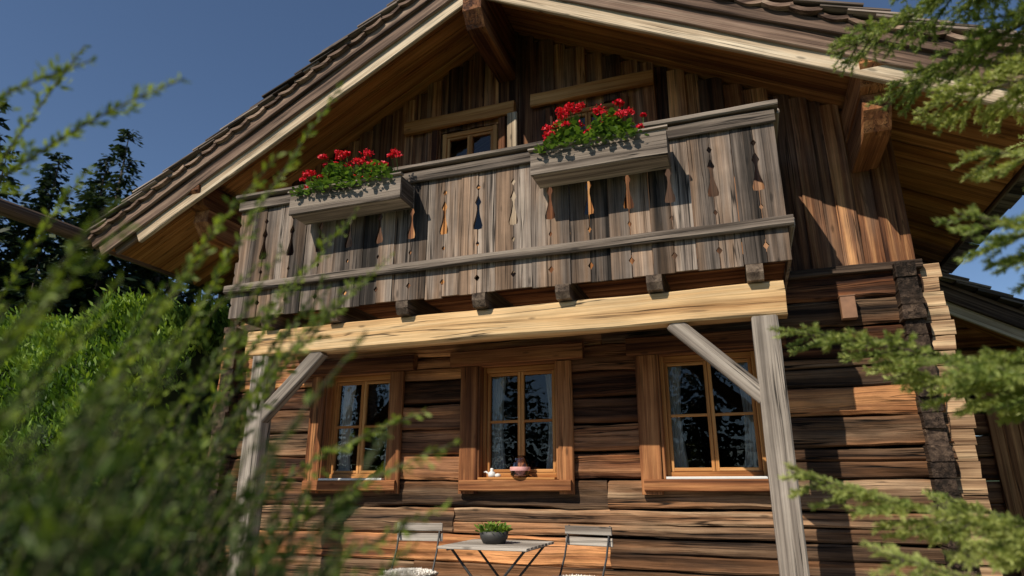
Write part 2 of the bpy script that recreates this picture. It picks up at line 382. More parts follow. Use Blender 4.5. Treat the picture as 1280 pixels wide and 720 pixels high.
# --- roof
cs=1/math.sqrt(1+SL*SL); DEPTH0,DEPTH1=4.99,14.2
mb=MB()
for sgn in(-1,1):
    y=DEPTH0
    while y<DEPTH1:
        w=random.uniform(.15,.17); o=random.uniform(-.002,.002)
        beam(mb,(CX+sgn*.01,y+w/2,6.295+o),(CX+sgn*4.66,y+w/2,6.295-SL*4.65+o),w-.007,.022,(0,1,0),c=.005)
        y+=w
mb.obj('soffit_boards',M['soffit'],chalet)
mb=MB()
for sgn in(-1,1):
    beam(mb,(CX,(4.93+14.3)/2,6.44),(CX+sgn*4.70,(4.93+14.3)/2,6.44-SL*4.70),14.3-4.93,.03,(0,1,0))
    beam(mb,(CX+sgn*4.68,4.96,zroof(CX+4.68)+.08),(CX+sgn*4.68,14.25,zroof(CX+4.68)+.08),.2,.03,(0,0,1))
mb.obj('roof_deck',M['barge2'],chalet)
mb=MB()
for sgn in(-1,1):
    e1=4.6 if sgn>0 else 4.12
    z0=6.05; beam(mb,(CX,YV+.025,z0+.01),(CX+sgn*e1,YV+.025,z0+.01-SL*e1),.15,.05,(0,0,1),c=.008,segs=24,rough=.005,mi=0,rnd=.55)
    beam(mb,(CX,YV+.06,6.20),(CX+sgn*4.5,YV+.06,6.20-SL*4.5),.22,.04,(0,0,1),c=.006,mi=1)
    beam(mb,(CX,YV-.02,6.215),(CX+sgn*4.62,YV-.02,6.215-SL*4.62),.17,.035,(0,0,1),c=.008,segs=24,rough=.006,mi=1)
    beam(mb,(CX,YV-.06,6.345),(CX+sgn*4.72,YV-.06,6.345-SL*4.72),.11,.035,(0,0,1),c=.008,segs=24,rough=.007,mi=1)
mb.obj('barge_boards',[M['barge'],M['barge2']],chalet)
mb=MB()
L=4.95/cs; step=.21
for sgn in(-1,1):
    dv=Vector((sgn*cs,0,-SL*cs)); nv=Vector((sgn*SL*cs,0,cs)); ridge=Vector((CX,0,6.475))
    n=int(L/step)
    for c in range(n+1):
        s1=min(L,(c+1)*step)
        y=4.80+random.uniform(-.02,.02)
        while y<14.4:
            w=random.uniform(.16,.34) if y>5 else random.uniform(.1,.2)
            lift=.05+random.uniform(-.012,.012)
            a=ridge+dv*max(0,(s1-.52)); b=ridge+dv*(s1+random.uniform(-.025,.025))+nv*lift
            beam(mb,(a.x,y+w/2,a.z),(b.x,y+w/2,b.z),w-.008,.02,(0,1,0),c=.003)
            y+=w
mb.obj('roof_shingles',M['shingle'],chalet)
mb=MB()
for sgn in(-1,1):
    dv=Vector((sgn*cs,0,-SL*cs)); nv=Vector((sgn*SL*cs,0,cs)); ridge=Vector((CX,0,6.415))
    sp_=.23
    for c in range(int(L/sp_)):
        s0=c*sp_; K=8; vs=[];gc=[]
        y0=4.83+random.uniform(-.015,.015); y1=4.93; am=random.uniform(.022,.036)
        for k in range(K+1):
            t=k/K; s=s0+t*(sp_+.02); p=ridge+dv*s+nv*(-am*math.sin(t*math.pi)+.022*t)
            q=p+nv*.034
            for yy,pp in((y0,p),(y1,p),(y1,q),(y0,q)): vs.append((pp.x,yy,pp.z)); gc.append((s,yy,pp.z))
        fs=[]
        for k in range(K):
            for j in range(4): jj=(j+1)%4; fs.append((k*4+j,k*4+jj,(k+1)*4+jj,(k+1)*4+j))
        fs+= [(3,2,1,0),(K*4,K*4+1,K*4+2,K*4+3)]
        mb.add(vs,fs,gc)
mb.obj('verge_shingles',M['barge2'],chalet)
mb=MB()
def prism(mb,x,w,P,mi=0):
    vs=[(x-w/2,y,z) for y,z in P]+[(x+w/2,y,z) for y,z in P]; n=len(P)
    fs=[tuple(range(n)),tuple(range(2*n-1,n-1,-1))]+[(i,(i+1)%n,(i+1)%n+n,i+n) for i in range(n)]
    mb.add(vs,fs,[(v[1],v[0],v[2]) for v in vs],mi)
def purlin(x,zt,zb,w,yf): prism(mb,x,w,[(yf,zt),(yf,zb+.16),(yf+.12,zb+.02),(yf+.2,zb),(5.95,zb),(5.95,zt)])
purlin(CX,6.22,5.58,.2,4.86)
for sgn in(-1,1):
    purlin(CX+sgn*3.4,4.46,4.16,.22,4.92); purlin(CX+sgn*3.4,4.155,3.86,.2,5.12)
mb.obj('purlins',M['casing'],chalet)
mb=MB()
for k in range(9):
    for sgn in(-1,1): beam(mb,(CX+sgn*3.6,6.3+k*.9,zroof(CX+3.6)-.06),(CX+sgn*4.6,6.3+k*.9,zroof(CX+4.6)-.06),.1,.09,(0,0,1),c=.005)
mb.obj('rafter_tails',M['soffit'],chalet)
mb=MB(); ro=.085
prof=[(ro*math.cos(a),ro*math.sin(a)) for a in [math.radians(t) for t in range(-235,56,24)]]
prof+=[(.06*math.cos(a),.06*math.sin(a)) for a in [math.radians(t) for t in range(48,-230,-30)]]
def gut(x):
    vs=[];n=len(prof);gc=[];seg=24;y0,y1=2.4,14.3
    for i in range(seg+1):
        y=y0+(y1-y0)*i/seg
        for a,b in prof: vs.append((x+a,y,3.93-.01*math.sin(i)+b)); gc.append((y,a,b))
    fs=[(i*n+j,i*n+(j+1)%n,(i+1)*n+(j+1)%n,(i+1)*n+j) for i in range(seg) for j in range(n)]
    fs+=[tuple(range(n)),tuple(range(seg*n,seg*n+n))]
    mb.add(vs,fs,gc)
gut(CX-4.86)
mb.obj('wooden_gutter',M['darkend'],chalet)
# --- balcony
BY=4.9
E=[.4585-.1685*j for j in range(32)]
spin=[(3.36,.001),(3.365,.036),(3.395,.041),(3.43,.034),(3.49,.018),(3.55,.009),(3.595,.011),(3.625,.027),(3.66,.013),(3.69,.002)]
dia=[(3.745,0),(3.775,.019),(3.805,0)]; dia2=[(2.875,0),(2.905,.022),(2.935,0)]; dia3=[(3.20,0),(3.225,.014),(3.25,0)]
notch=dia2+dia3+spin+dia
mb=MB()
for j in range(31):
    xr,xl=E[j],E[j+1]; nr=(j%2==1); nl=(j%2==0); g=.0025
    zb=2.765+random.uniform(-.01,.01); zt=4.03
    R=[(xr-g,zb)]+([(xr-g-w,z) for z,w in notch] if nr else [])+[(xr-g,zt)]
    Lp=[(xl+g,zt)]+([(xl+g+w,z) for z,w in reversed(notch)] if nl else [])+[(xl+g,zb)]
    P=R+Lp; n=len(P); y0=BY+random.uniform(-.007,.007); y1=y0+.024
    vs=[(x,y0,z) for x,z in P]+[(x,y1,z) for x,z in P]
    fs=[tuple(range(n)),tuple(range(2*n-1,n-1,-1))]+[(i,(i+1)%n,(i+1)%n+n,i+n) for i in range(n)]
    mb.add(vs,fs,[(v[2],v[0],v[1]) for v in vs])
for xs in (.445,-4.755):
    y=BY+.04
    while y<5.84:
        beam(mb,(xs,y+.08,2.78),(xs,y+.08,4.03),.156,.024,(0,1,0),c=.003); y+=.16
mb.obj('balcony_boards',M['grey'],chalet)
mb=MB()
xa,xb=-4.80,.50
beam(mb,(xa,BY,4.07),(xb,BY,4.07),.045,.15,(0,0,1),c=.01,segs=40,rough=.008)
beam(mb,(xa+.03,BY-.024,3.975),(xb-.03,BY-.024,3.975),.11,.035,(0,0,1),c=.008,segs=40,rough=.006)
beam(mb,(xa-.02,BY-.032,3.07),(xb,BY-.032,3.07),.085,.05,(0,0,1),c=.012,segs=40,rough=.008)
beam(mb,(xa+.05,BY+.055,3.90),(xb-.08,BY+.055,3.90),.08,.05,(0,0,1))
beam(mb,(xa+.05,BY+.055,3.02),(xb-.08,BY+.055,3.02),.08,.05,(0,0,1))
for xs in(.46,-4.77):
    beam(mb,(xs,BY+.08,4.072),(xs,5.87,4.072),.045,.12,(0,0,1),c=.01)
    beam(mb,(xs+(.03 if xs>0 else -.03),BY-.0,3.07),(xs+(.03 if xs>0 else -.03),5.87,3.07),.08,.04,(0,0,1),c=.01)
mb.obj('balcony_rails',M['rail'],chalet)
mb=MB()
y=BY+.03
while y<5.86:
    beam(mb,(-4.74,y+.065,2.855),(.43,y+.065,2.855),.125,.028,(0,1,0),c=.003); y+=.13
mb.obj('balcony_floor',M['casing'],chalet)
mb=MB()
for k in range(7):
    xx=.19-.745*k
    prism(mb,xx,.12,[(BY-.02,2.762),(BY-.02,2.70),(BY+.01,2.645),(5.93,2.645),(5.93,2.84),(BY+.03,2.84),(BY+.03,2.762)])
mb.obj('balcony_joists',M['joist'],chalet)
mb=MB(); BPY=5.06
beam(mb,(-4.56,BPY,2.512),(.385,BPY,2.512),.255,.18,(0,0,1),c=.014,segs=50,rough=.009,sub=2,caprough=1,rnd=.5)
mb.obj('balcony_beam',M['beam'],chalet)
mb=MB()
beam(mb,(.22,BPY,0),(.22,BPY,2.386),.185,.165,(1,0,0),c=.012,segs=16,rough=.006)
beam(mb,(-4.38,BPY,0),(-4.38,BPY,2.386),.185,.165,(1,0,0),c=.012,segs=16,rough=.006)
beam(mb,(-.45,BPY-.02,2.395),(.165,BPY-.02,1.79),.125,.1,(0,0,1),c=.01,segs=6,rough=.004)
beam(mb,(-3.71,BPY-.02,2.395),(-4.33,BPY-.02,1.79),.125,.1,(0,0,1),c=.01,segs=6,rough=.004)
mb.obj('balcony_posts',M['post'],chalet)
# ================================================================ ANNEX
annex=empty('wooden_annex')
def za(x,b=3.33): return b-.59*(x-1.65)
mb=MB()
for c in range(14):
    z0=c*H; xe=6.0
    xr=min(xe,1.65+(3.75-z0-H)/.59)
    if xr<1.7: continue
    beam(mb,(1.47,8.75,z0+H/2),(xr,8.75,z0+H/2),H-.012,.2,(0,0,1),c=.02,segs=30,rough=.016,sub=2)
    if z0<1.1: beam(mb,(5.95,8.6,z0+H/2),(5.95,13,z0+H/2),H-.012,.2,(0,0,1),c=.02,segs=10,rough=.012)
mb.obj('annex_log_wall',M['log'],annex)
mb=MB()
a5=6.4
beam(mb,(1.5,8.02,za(1.5)+.07),(a5,8.02,za(a5)+.07),.13,.045,(0,0,1),c=.008,segs=16,rough=.004,mi=0,rnd=.7)
beam(mb,(1.5,7.97,za(1.5)+.23),(a5,7.97,za(a5)+.23),.18,.035,(0,0,1),c=.008,segs=16,rough=.004,mi=1)
beam(mb,(1.5,10.7,za(1.5)+.32),(a5,10.7,za(a5)+.32),5.5,.04,(0,1,0),mi=1)
beam(mb,(1.5,10.7,za(1.5)+.18),(a5-.1,10.7,za(a5-.1)+.18),5.3,.03,(0,1,0),mi=2)
mb.obj('annex_roof',[M['barge'],M['barge2'],M['soffit']],annex)
mb=MB(); c2=1/math.sqrt(1+.59**2); dv=Vector((c2,0,-.59*c2)); nv=Vector((.59*c2,0,c2))
for c in range(26):
    y=7.85; base=Vector((1.5,0,za(1.5)+.36))
    while y<13.5:
        w=random.uniform(.16,.3); a=base+dv*max(0,c*.21-.3); b=base+dv*(c*.21+.22)+nv*random.uniform(.06,.085)
        beam(mb,(a.x,y+w/2,a.z),(b.x,y+w/2,b.z),w-.008,.024,(0,1,0),c=.003); y+=w
mb.obj('annex_shingles',M['shingle'],annex)
mb=MB()
beam(mb,(2.62,8.62,0),(2.62,8.62,2.1),.12,.05,(1,0,0)); beam(mb,(3.68,8.62,0),(3.68,8.62,2.1),.12,.05,(1,0,0)); beam(mb,(2.5,8.61,2.16),(3.8,8.61,2.16),.14,.06,(0,0,1))
for k in range(6): beam(mb,(2.76+k*.155,8.63,.02),(2.76+k*.155,8.63,2.08),.15,.03,(1,0,0))
mb.obj('annex_door',M['casing'],annex)
# ================================================================ WALL LAMP
lamp=empty('wall_lamp',(.92,YW-.02,2.6))
mb=MB()
beam(mb,(0,-.05,-.095),(0,-.05,.095),.115,.09,(1,0,0),c=.004); beam(mb,(0,-.05,.093),(0,-.05,.1),.125,.10,(1,0,0),c=.002)
mb.obj('lamp_shade',M['brownlamp'],lamp)
mb=MB(); beam(mb,(0,.0,-.06),(0,.0,.06),.09,.02,(1,0,0)); mb.obj('lamp_mount',M['metal'],lamp)
# ================================================================ FLOWER BOXES
def flowers(x0,x1,xf0,xf1,nf,seed,name='flower_box'):
    rs=np.random.RandomState(seed)
    e=empty(name)
    mb=MB(); ya,yb=4.60,4.845; z0,z1=3.64,3.865
    beam(mb,(x0,ya,(z0+z1)/2),(x1,ya,(z0+z1)/2),z1-z0,.025,(0,0,1),c=.006,segs=8,rough=.006,rnd=.3)
    beam(mb,(x0,yb,(z0+z1)/2),(x1,yb,(z0+z1)/2),z1-z0,.02,(0,0,1))
    beam(mb,(x0+.01,(ya+yb)/2,z0+.01),(x1-.01,(ya+yb)/2,z0+.01),.018,yb-ya-.03,(0,0,1))
    for xx in(x0+.012,x1-.012): beam(mb,(xx,ya+.014,(z0+z1)/2),(xx,yb-.012,(z0+z1)/2),z1-z0-.004,.024,(0,0,1))
    beam(mb,(x0-.015,ya-.012,z1+.004),(x1+.015,ya-.012,z1+.004),.02,.055,(0,0,1),c=.004)
    mb.obj('planter',M['rail'],e)
    mb=MB(); beam(mb,(x0+.03,(ya+yb)/2,z1-.04),(x1-.03,(ya+yb)/2,z1-.04),.02,yb-ya-.05,(0,0,1)); mb.obj('soil',M['soil'],e)
    n=1700; cx=(xf0+xf1)/2; hw=(xf1-xf0)/2
    P=[];D=[]
    while len(P)<n:
        u=rs.uniform(-1,1); v=rs.uniform(-1,1); w=rs.uniform(0,1)
        hm=(1-abs(u)**2.5)*(.75+.3*math.sin(u*7+seed)+.2*math.sin(u*19))
        if w>hm or v*v+ (w*.8)**2>1.05: continue
        P.append((cx+u*hw,4.72+v*.21,z1-.05+w*.31)); D.append((u*.8+rs.normal()*.5,v*1.0+rs.normal()*.4-.35,.3+rs.normal()*.5))
    P=np.array(P);D=np.array(D)
    scatter('leaves',*ROUND,P,D,rs.uniform(.022,.055,n),rs.uniform(-.8,.8,n),rs.beta(2,2,n),M['leafG'],e)
    st=MB(); PP=[];DD=[]
    for k in range(nf):
        u=rs.uniform(-.95,.95); c=np.array([cx+u*hw,4.68+rs.uniform(-.18,.1),z1+.10+rs.uniform(.0,.34)*(1-.4*abs(u))])
        tube(st,[(c[0]-.03,4.74,z1),(c[0]-.01,4.72,(z1+c[2])/2),tuple(c)],.004,.003,5)
        r=rs.uniform(.02,.055); m=int(30+r*700)
        d=rs.normal(size=(m,3)); d[:,2]=np.abs(d[:,2])*.9-.3; d/=np.linalg.norm(d,axis=1,keepdims=True)
        PP.append(c+d*r*np.array([1.2,1.1,.7])*rs.uniform(.3,1.15,(m,1))); DD.append(np.cross(d,rs.normal(size=(m,3)))+d*.3)
    PP=np.concatenate(PP);DD=np.concatenate(DD);m=len(PP)
    scatter('blossoms',*ROUND,PP-DD/np.linalg.norm(DD,axis=1,keepdims=True)*.008,DD,rs.uniform(.012,.026,m),rs.uniform(0,6.28,m),rs.uniform(0,1,m),M['petal'],e)
    st.obj('stems',M['leafG'],e)
flowers(-3.90,-2.70,-3.85,-2.76,24,3); flowers(-1.47,-.35,-1.42,-.50,32,5)
# ================================================================ GARDEN FURNITURE
def chair(x,y,rot,name='garden_chair'):
    e=empty(name,(x,y,.012),rot)
    mb=MB()
    for k in range(2): beam(mb,(-.21,.222+.01*k,.815-.085*k),(.21,.222+.01*k,.815-.085*k),.065,.016,(0,0,1),c=.004)
    for k in range(6): beam(mb,(-.2,-.17+k*.066,.45),(.2,-.17+k*.066,.45),.05,.016,(0,1,0),c=.004)
    mb.obj('slats',M['slat'],e)
    mb=MB()
    for sx in(-.185,.185):
        tube(mb,[(sx,-.2,.0),(sx,.0,.36),(sx,.16,.62),(sx,.245,.85)],.009)
        tube(mb,[(sx*.92,.24,.0),(sx*.92,.02,.3),(sx*.92,-.17,.438)],.009)
        tube(mb,[(sx,-.2,.438),(sx,.18,.438)],.008)
    tube(mb,[(-.185,-.14,.1),(.185,-.14,.1)],.007); tube(mb,[(-.17,.17,.1),(.17,.17,.1)],.007)
    mb.obj('metal_frame',M['metal'],e)
    rs=np.random.RandomState(int(abs(x)*100)); n=5000
    a=rs.uniform(0,6.28,n); r=np.sqrt(rs.uniform(0,1,n)); P=np.stack([np.cos(a)*r*.21,np.sin(a)*r*.2,.460+.02*(1-r)],1)
    D=np.stack([np.cos(a)*.8+rs.normal(size=n)*.5,np.sin(a)*.8+rs.normal(size=n)*.5,.35+rs.uniform(0,.3,n)],1)
    scatter('sheepskin',*QUAD,P,D,rs.uniform(.02,.035,n),rs.uniform(-.6,.6,n),rs.uniform(0,1,n),M['fur'],e,wid=np.full(n,.5))
chair(-2.76,5.18,.12); chair(-1.33,5.2,-.25)
table=empty('garden_table',(-1.90,5.02,.012))
mb=MB()
for k in range(8): beam(mb,(-.35,-.32+k*.09,.72),(.35,-.32+k*.09,.72),.08,.02,(0,1,0),c=.004)
mb.obj('slats',M['slat'],table)
mb=MB()
for sy in(-.25,.25):
    tube(mb,[(-.33,sy,.0),(.3,sy,.705)],.01); tube(mb,[(.33,sy*.9,.0),(-.3,sy*.9,.705)],.01)
for sx in(-.3,.3): tube(mb,[(sx,-.3,.702),(sx,.3,.702)],.008)
tube(mb,[(-.33,-.25,.03),(-.33,.25,.03)],.008); tube(mb,[(.33,-.22,.03),(.33,.22,.03)],.008)
mb.obj('metal_frame',M['metal'],table)
def pot(name,loc,r,h,leafr,n,mat,flow=0):
    e=empty(name,loc); mb=MB()
    lathe(mb,(0,0,0),[(0,.0),(r*.72,0),(r*.95,h*.5),(r,h),(r*.92,h),(r*.88,h*.85),(0,h*.85)])
    mb.obj('pot',M['pot'],e,smooth=True)
    rs=np.random.RandomState(n); a=rs.uniform(0,6.28,n); rr=np.sqrt(rs.uniform(0,1,n))*leafr
    P=np.stack([np.cos(a)*rr,np.sin(a)*rr,h*.85+rs.uniform(0,leafr*.6,n)*(1-rr/leafr*.6)],1)
    D=np.stack([np.cos(a)*.6+rs.normal(size=n)*.3,np.sin(a)*.6+rs.normal(size=n)*.3,rs.uniform(.2,1.2,n)],1)
    scatter('leaves',*LEAF,P,D,rs.uniform(.03,.06,n),rs.uniform(-1,1,n),rs.uniform(.2,1,n),mat,e)
    if flow:
        m=flow*40; c=np.stack([rs.uniform(-leafr,leafr,flow)*.8,rs.uniform(-leafr,leafr,flow)*.8,h+leafr*.7+rs.uniform(0,.06,flow)],1)
        d=rs.normal(size=(m,3)); d/=np.linalg.norm(d,axis=1,keepdims=True)
        scatter('blossoms',*ROUND,np.repeat(c,40,0)+d*.035,np.cross(d,rs.normal(size=(m,3))),rs.uniform(.015,.025,m),rs.uniform(0,6,m),rs.uniform(0,1,m),M['petal'],e)
pot('potted_plant',(-1.93,5.0,.743),.115,.09,.12,170,M['leafH'])
pot('potted_geranium',(.13,4.6,.01),.17,.36,.2,300,M['leafG'],9)
jar=empty('candle_jar',(-2.0,YW-.06,1.25))
mb=MB(); lathe(mb,(0,0,0),[(0,0),(.075,0),(.088,.02),(.092,.10),(.082,.14),(.066,.16),(.07,.19),(.066,.19),(.06,.16),(.075,.138),(.085,.10),(.08,.02),(0,.01)]); mb.obj('glass_body',M['jar'],jar,True)
mb=MB(); lathe(mb,(0,0,0),[(0,.012),(.055,.012),(.056,.085),(.02,.09),(0,.09)]); lathe(mb,(0,0,0),[(.0935,.055),(.095,.06),(.095,.085),(.0935,.09)]); mb.obj('pink_candle',M['pink'],jar,True)
orn=empty('white_ornament',(-2.28,YW-.06,1.25))
mb=MB(); lathe(mb,(0,0,0),[(0,0),(.03,0),(.038,.02),(.03,.045),(.012,.055),(.018,.066),(.014,.08),(0,.084)],14); lathe(mb,(.06,.0,0),[(0,0),(.022,0),(.03,.014),(.02,.03),(0,.036)],14)
tube(mb,[(-.03,0,.03),(-.06,0,.05),(-.08,0,.045)],.012,.004); mb.obj('figurine',M['white'],orn,True)
# ================================================================ GROUND
def gmat(name,stops,sc,rough=.95):
    m,nt,out=newmat(name); pos=N(nt,'ShaderNodeNewGeometry').outputs['Position']
    n=noi(nt,pos,(sc,)*3,8,.65); c=ramp(nt,stops,n)
    b=N(nt,'ShaderNodeBsdfPrincipled'); b.inputs['Roughness'].default_value=rough; nt.links.new(c,b.inputs['Base Color'])
    bp=N(nt,'ShaderNodeBump'); bp.inputs['Strength'].default_value=.5; nt.links.new(n,bp.inputs['Height']); nt.links.new(bp.outputs[0],b.inputs['Normal'])
    nt.links.new(b.outputs[0],out.inputs[0]); return m
me=bpy.data.meshes.new('ground'); vs=[];fs=[]
rings=[0,5,10,20,40,80,160,320,700];K=36
for r in rings:
    for k in range(K):
        a=6.28318*k/K; vs.append((r*math.cos(a),r*math.sin(a)+5,0.0 if r<60 else noise.noise(Vector((k*.4,r*.01,0)))*r*.02))
for i in range(len(rings)-1):
    for k in range(K): fs.append((i*K+k,i*K+(k+1)%K,(i+1)*K+(k+1)%K,(i+1)*K+k))
me.from_pydata(vs,[],fs); me.materials.append(gmat('grass',[(.3,(.03,.05,.012)),(.7,(.08,.12,.03))],3)); link(bpy.data.objects.new('ground',me))
mb=MB()
y=1.9
while y<5.7:
    hh=random.uniform(.35,.55); x=-6
    while x<2.4:
        w=random.uniform(.4,.8); beam(mb,(x+.01,y+hh/2,.0),(x+w-.01,y+hh/2,.0),hh-.02,.03,(0,1,0),c=.006); x+=w
    y+=hh
mb.obj('stone_terrace',plain('terrace_stone',(.40,.36,.31),.85,0,.35,5,.4))
# ================================================================ HEDGE
rs=np.random.RandomState(11)
def hprof(x,s):
    bx=.28*math.sin(x*1.9)+.18*math.sin(x*4.3+1)
    if s<.6:
        t=s/.6; y=4.9+bx*.5+1.5*t**1.4; z=3.2*math.sin(t*math.pi/2)**.8
    else:
        t=(s-.6)/.4; y=6.4+bx*.5+2.6*t; z=3.2+.25*math.sin(t*3)
    z+= .12*math.sin(x*2.7+s*5)+.10*math.sin(x*6.1+s*9) if s>.15 else 0
    return y,z
hedge=empty('hedge')
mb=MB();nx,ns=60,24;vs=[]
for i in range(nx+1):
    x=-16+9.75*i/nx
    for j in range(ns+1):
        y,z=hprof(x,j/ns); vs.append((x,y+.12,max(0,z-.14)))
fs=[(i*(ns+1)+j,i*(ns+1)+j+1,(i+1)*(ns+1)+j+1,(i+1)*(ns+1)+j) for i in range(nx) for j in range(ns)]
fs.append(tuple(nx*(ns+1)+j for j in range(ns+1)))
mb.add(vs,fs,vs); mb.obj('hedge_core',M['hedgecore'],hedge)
n=70000
X=-16+9.9*rs.uniform(0,1,n)**.6; Sx=rs.uniform(.1,.85,n)
YZ=np.array([hprof(a,b) for a,b in zip(X,Sx)])
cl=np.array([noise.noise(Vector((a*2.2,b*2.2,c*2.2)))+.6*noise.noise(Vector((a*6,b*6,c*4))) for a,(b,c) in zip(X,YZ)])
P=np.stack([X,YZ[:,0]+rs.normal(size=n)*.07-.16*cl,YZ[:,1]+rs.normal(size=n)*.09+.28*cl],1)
D=np.stack([rs.normal(size=n)*.45,-.45+rs.normal(size=n)*.4,.8+rs.normal(size=n)*.35],1)
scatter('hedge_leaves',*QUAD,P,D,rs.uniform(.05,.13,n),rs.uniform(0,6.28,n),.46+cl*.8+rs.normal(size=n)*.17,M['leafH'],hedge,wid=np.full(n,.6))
# ================================================================ DISTANT CONIFERS
def conifer(P,D,Z,R,x,y,h,w,rs,dens=1.0,big=1.0):
    lv=int(h*3.2*dens)
    for l in range(lv):
        f=l/lv; z=h*(.06+.94*f); rad=w*(1-f)**.85*rs.uniform(.75,1.1)+.1
        nb=int(6+9*(1-f))
        for b in range(nb):
            a=rs.uniform(0,6.28); rr=rad*rs.uniform(.65,1.1); m=max(3,int(rr*7))
            t=np.linspace(.12,1,m)
            for tt in t:
                for q in range(2):
                    P.append((x+math.cos(a)*rr*tt+rs.normal()*.06,y+math.sin(a)*rr*tt+rs.normal()*.06,z-rr*tt*.35+rr*.18*tt*tt+rs.normal()*.05))
                    aa=a+rs.normal()*.8
                    D.append((math.cos(aa),math.sin(aa),-.35+rs.normal()*.25)); Z.append(big*rs.uniform(.28,.55)*(.6+.5*(1-f))); R.append(.2+.5*tt+rs.normal()*.2)
def treegroup(name,lst,seed,dens=1.0,big=1.0):
    rs=np.random.RandomState(seed);e=empty(name);P=[];D=[];Z=[];R=[];mb=MB()
    for (x,y,h,w) in lst:
        conifer(P,D,Z,R,x,y,h,w,rs,dens,big); tube(mb,[(x,y,-.2),(x+.05,y,h*.5),(x,y,h*.98)],.02*h,.01,8)
    mb.obj('trunks',M['bark'],e); n=len(P)
    scatter('foliage',*QUAD,np.array(P),np.array(D),np.array(Z),rs.uniform(-1,1,n),np.array(R),M['fir'],e,wid=np.full(n,.8))
TR=[(-22.3,16.4,15.2,2.9),(-22.6,14.2,13.0,2.8),(-28,15.5,15.0,3.2),(-21.6,18.2,14.2,2.8),(-23.4,12.2,14.2,3.0),(-29.2,20.2,16.0,3.3),(-21.5,20.3,12.5,2.9),
    (-22.5,23.3,12.5,3.0),(-28.5,23.5,17,3.3),(-34,21,18,3.5),(-18.5,18.4,9.0,2.7),(-36,17.5,19,3.6),(-26.5,10.5,15,3.2),(-17,20,8,2.6),(-16.5,13.5,6.8,2.5),(-19.0,12.0,7.5,2.6),(-17.2,16.2,7.2,2.6),(-20,9.5,8.5,2.8),(-31,12,16,3.3),(-25.5,18.0,15.5,3.1),(-32,26,19,3.6),(-24.5,26,13.5,3.2)]
treegroup('distant_trees',TR,21,.95,1.15)
rb=random.Random(5)
TB=[(-30+i*3.2+rb.uniform(-1.2,1.2),-24+rb.uniform(-4,2),rb.uniform(8.5,12.0),rb.uniform(2.6,3.4)) for i in range(18)]
treegroup('tree_line',TB,33,.5,1.3)
mb=MB();vs=[];fs=[];K=90
for k in range(K+1):
    a=math.radians(-100+200*k/K); r=420
    hgt=28+30*noise.noise(Vector((k*.09,1,0)))+8*noise.noise(Vector((k*.5,2,0)))
    vs+=[(-r*math.sin(a),r*math.cos(a),-5),(-r*1.12*math.sin(a),r*1.12*math.cos(a),max(6,hgt))]
fs=[(2*k,2*k+2,2*k+3,2*k+1) for k in range(K)]
mb.add(vs,fs,vs); mb.obj('hills',gmat('forest_hill',[(.35,(.012,.025,.012)),(.65,(.035,.055,.025))],.15))
# ================================================================ FOREGROUND SHRUB
rs=np.random.RandomState(4)
sh=empty('garden_shrub'); LP=[];LD=[];LS=[];LR=[]; stm=MB()
def stem(p0,p1,bow,leafstart=.25,tw=1.0,ls=.022,bright=.0,ll=1.0,sp_=.0058):
    p0=np.array(p0,float);p1=np.array(p1,float);Lg=np.linalg.norm(p1-p0)
    mid=(p0+p1)/2+np.array(bow)
    T=np.linspace(0,1,12); C=[(1-t)**2*p0+2*t*(1-t)*mid+t*t*p1 for t in T]
    tube(stm,[tuple(c) for c in C],.0045,.0012,5,rnd=.3)
    def at(t): return (1-t)**2*p0+2*t*(1-t)*mid+t*t*p1
    def dr(t): d=2*(1-t)*(mid-p0)+2*t*(p1-mid); return d/np.linalg.norm(d)
    def leaves(fn,dn,L0,t0,t1,base):
        m=max(3,int(L0*(t1-t0)/sp_))
        for k in range(m):
            t=t0+(t1-t0)*(k+.5)/m; d=dn(t); v=rs.normal(size=3); v-=d*v.dot(d); v/=np.linalg.norm(v)
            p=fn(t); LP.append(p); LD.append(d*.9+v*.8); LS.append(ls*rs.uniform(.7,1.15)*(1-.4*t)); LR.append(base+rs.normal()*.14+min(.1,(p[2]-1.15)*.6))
    leaves(at,dr,Lg,.3,1,.6+bright)
    ntw=int(Lg*(1-leafstart)/.05*tw)
    for k in range(ntw):
        t=leafstart+(1-leafstart)*(k+rs.uniform())/ntw
        if t>.93: continue
        b=at(t); d=dr(t); v=rs.normal(size=3); v-=d*v.dot(d); v/=np.linalg.norm(v)
        dd=d*1.0+v*.65; dd/=np.linalg.norm(dd); tl=(.04+.13*(1-t))*rs.uniform(.5,1.3)*ll
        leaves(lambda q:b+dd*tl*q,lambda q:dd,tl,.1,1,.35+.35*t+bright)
hs=[(22,-.65),(28,-.46),(32,-.26),(36,-.13),(42,-.02),(48,.03),(56,.06),(68,.10)]
def hmax(az): return float(np.interp(az,[a for a,_ in hs],[b for _,b in hs]))
for i in range(165):
    az=rs.uniform(25,68); rho=rs.uniform(.6,1.35); hm=hmax(az)+rs.normal()*.07-.03
    a=math.radians(az); x,y=-math.sin(a)*rho,math.cos(a)*rho
    zt=max(.35,1.17+rho*hm); ln=rs.uniform(.02,.3)
    z0_=max(0.0,zt-rs.uniform(.6,1.0))
    stem((x-ln*.6+rs.normal()*.08,y-ln*.1,z0_),(x+ln*.5,y+ln*.2,zt),(-.08*rs.uniform(),0,.06),.1,.9,rs.uniform(.018,.026),rs.uniform(-.35,.05))
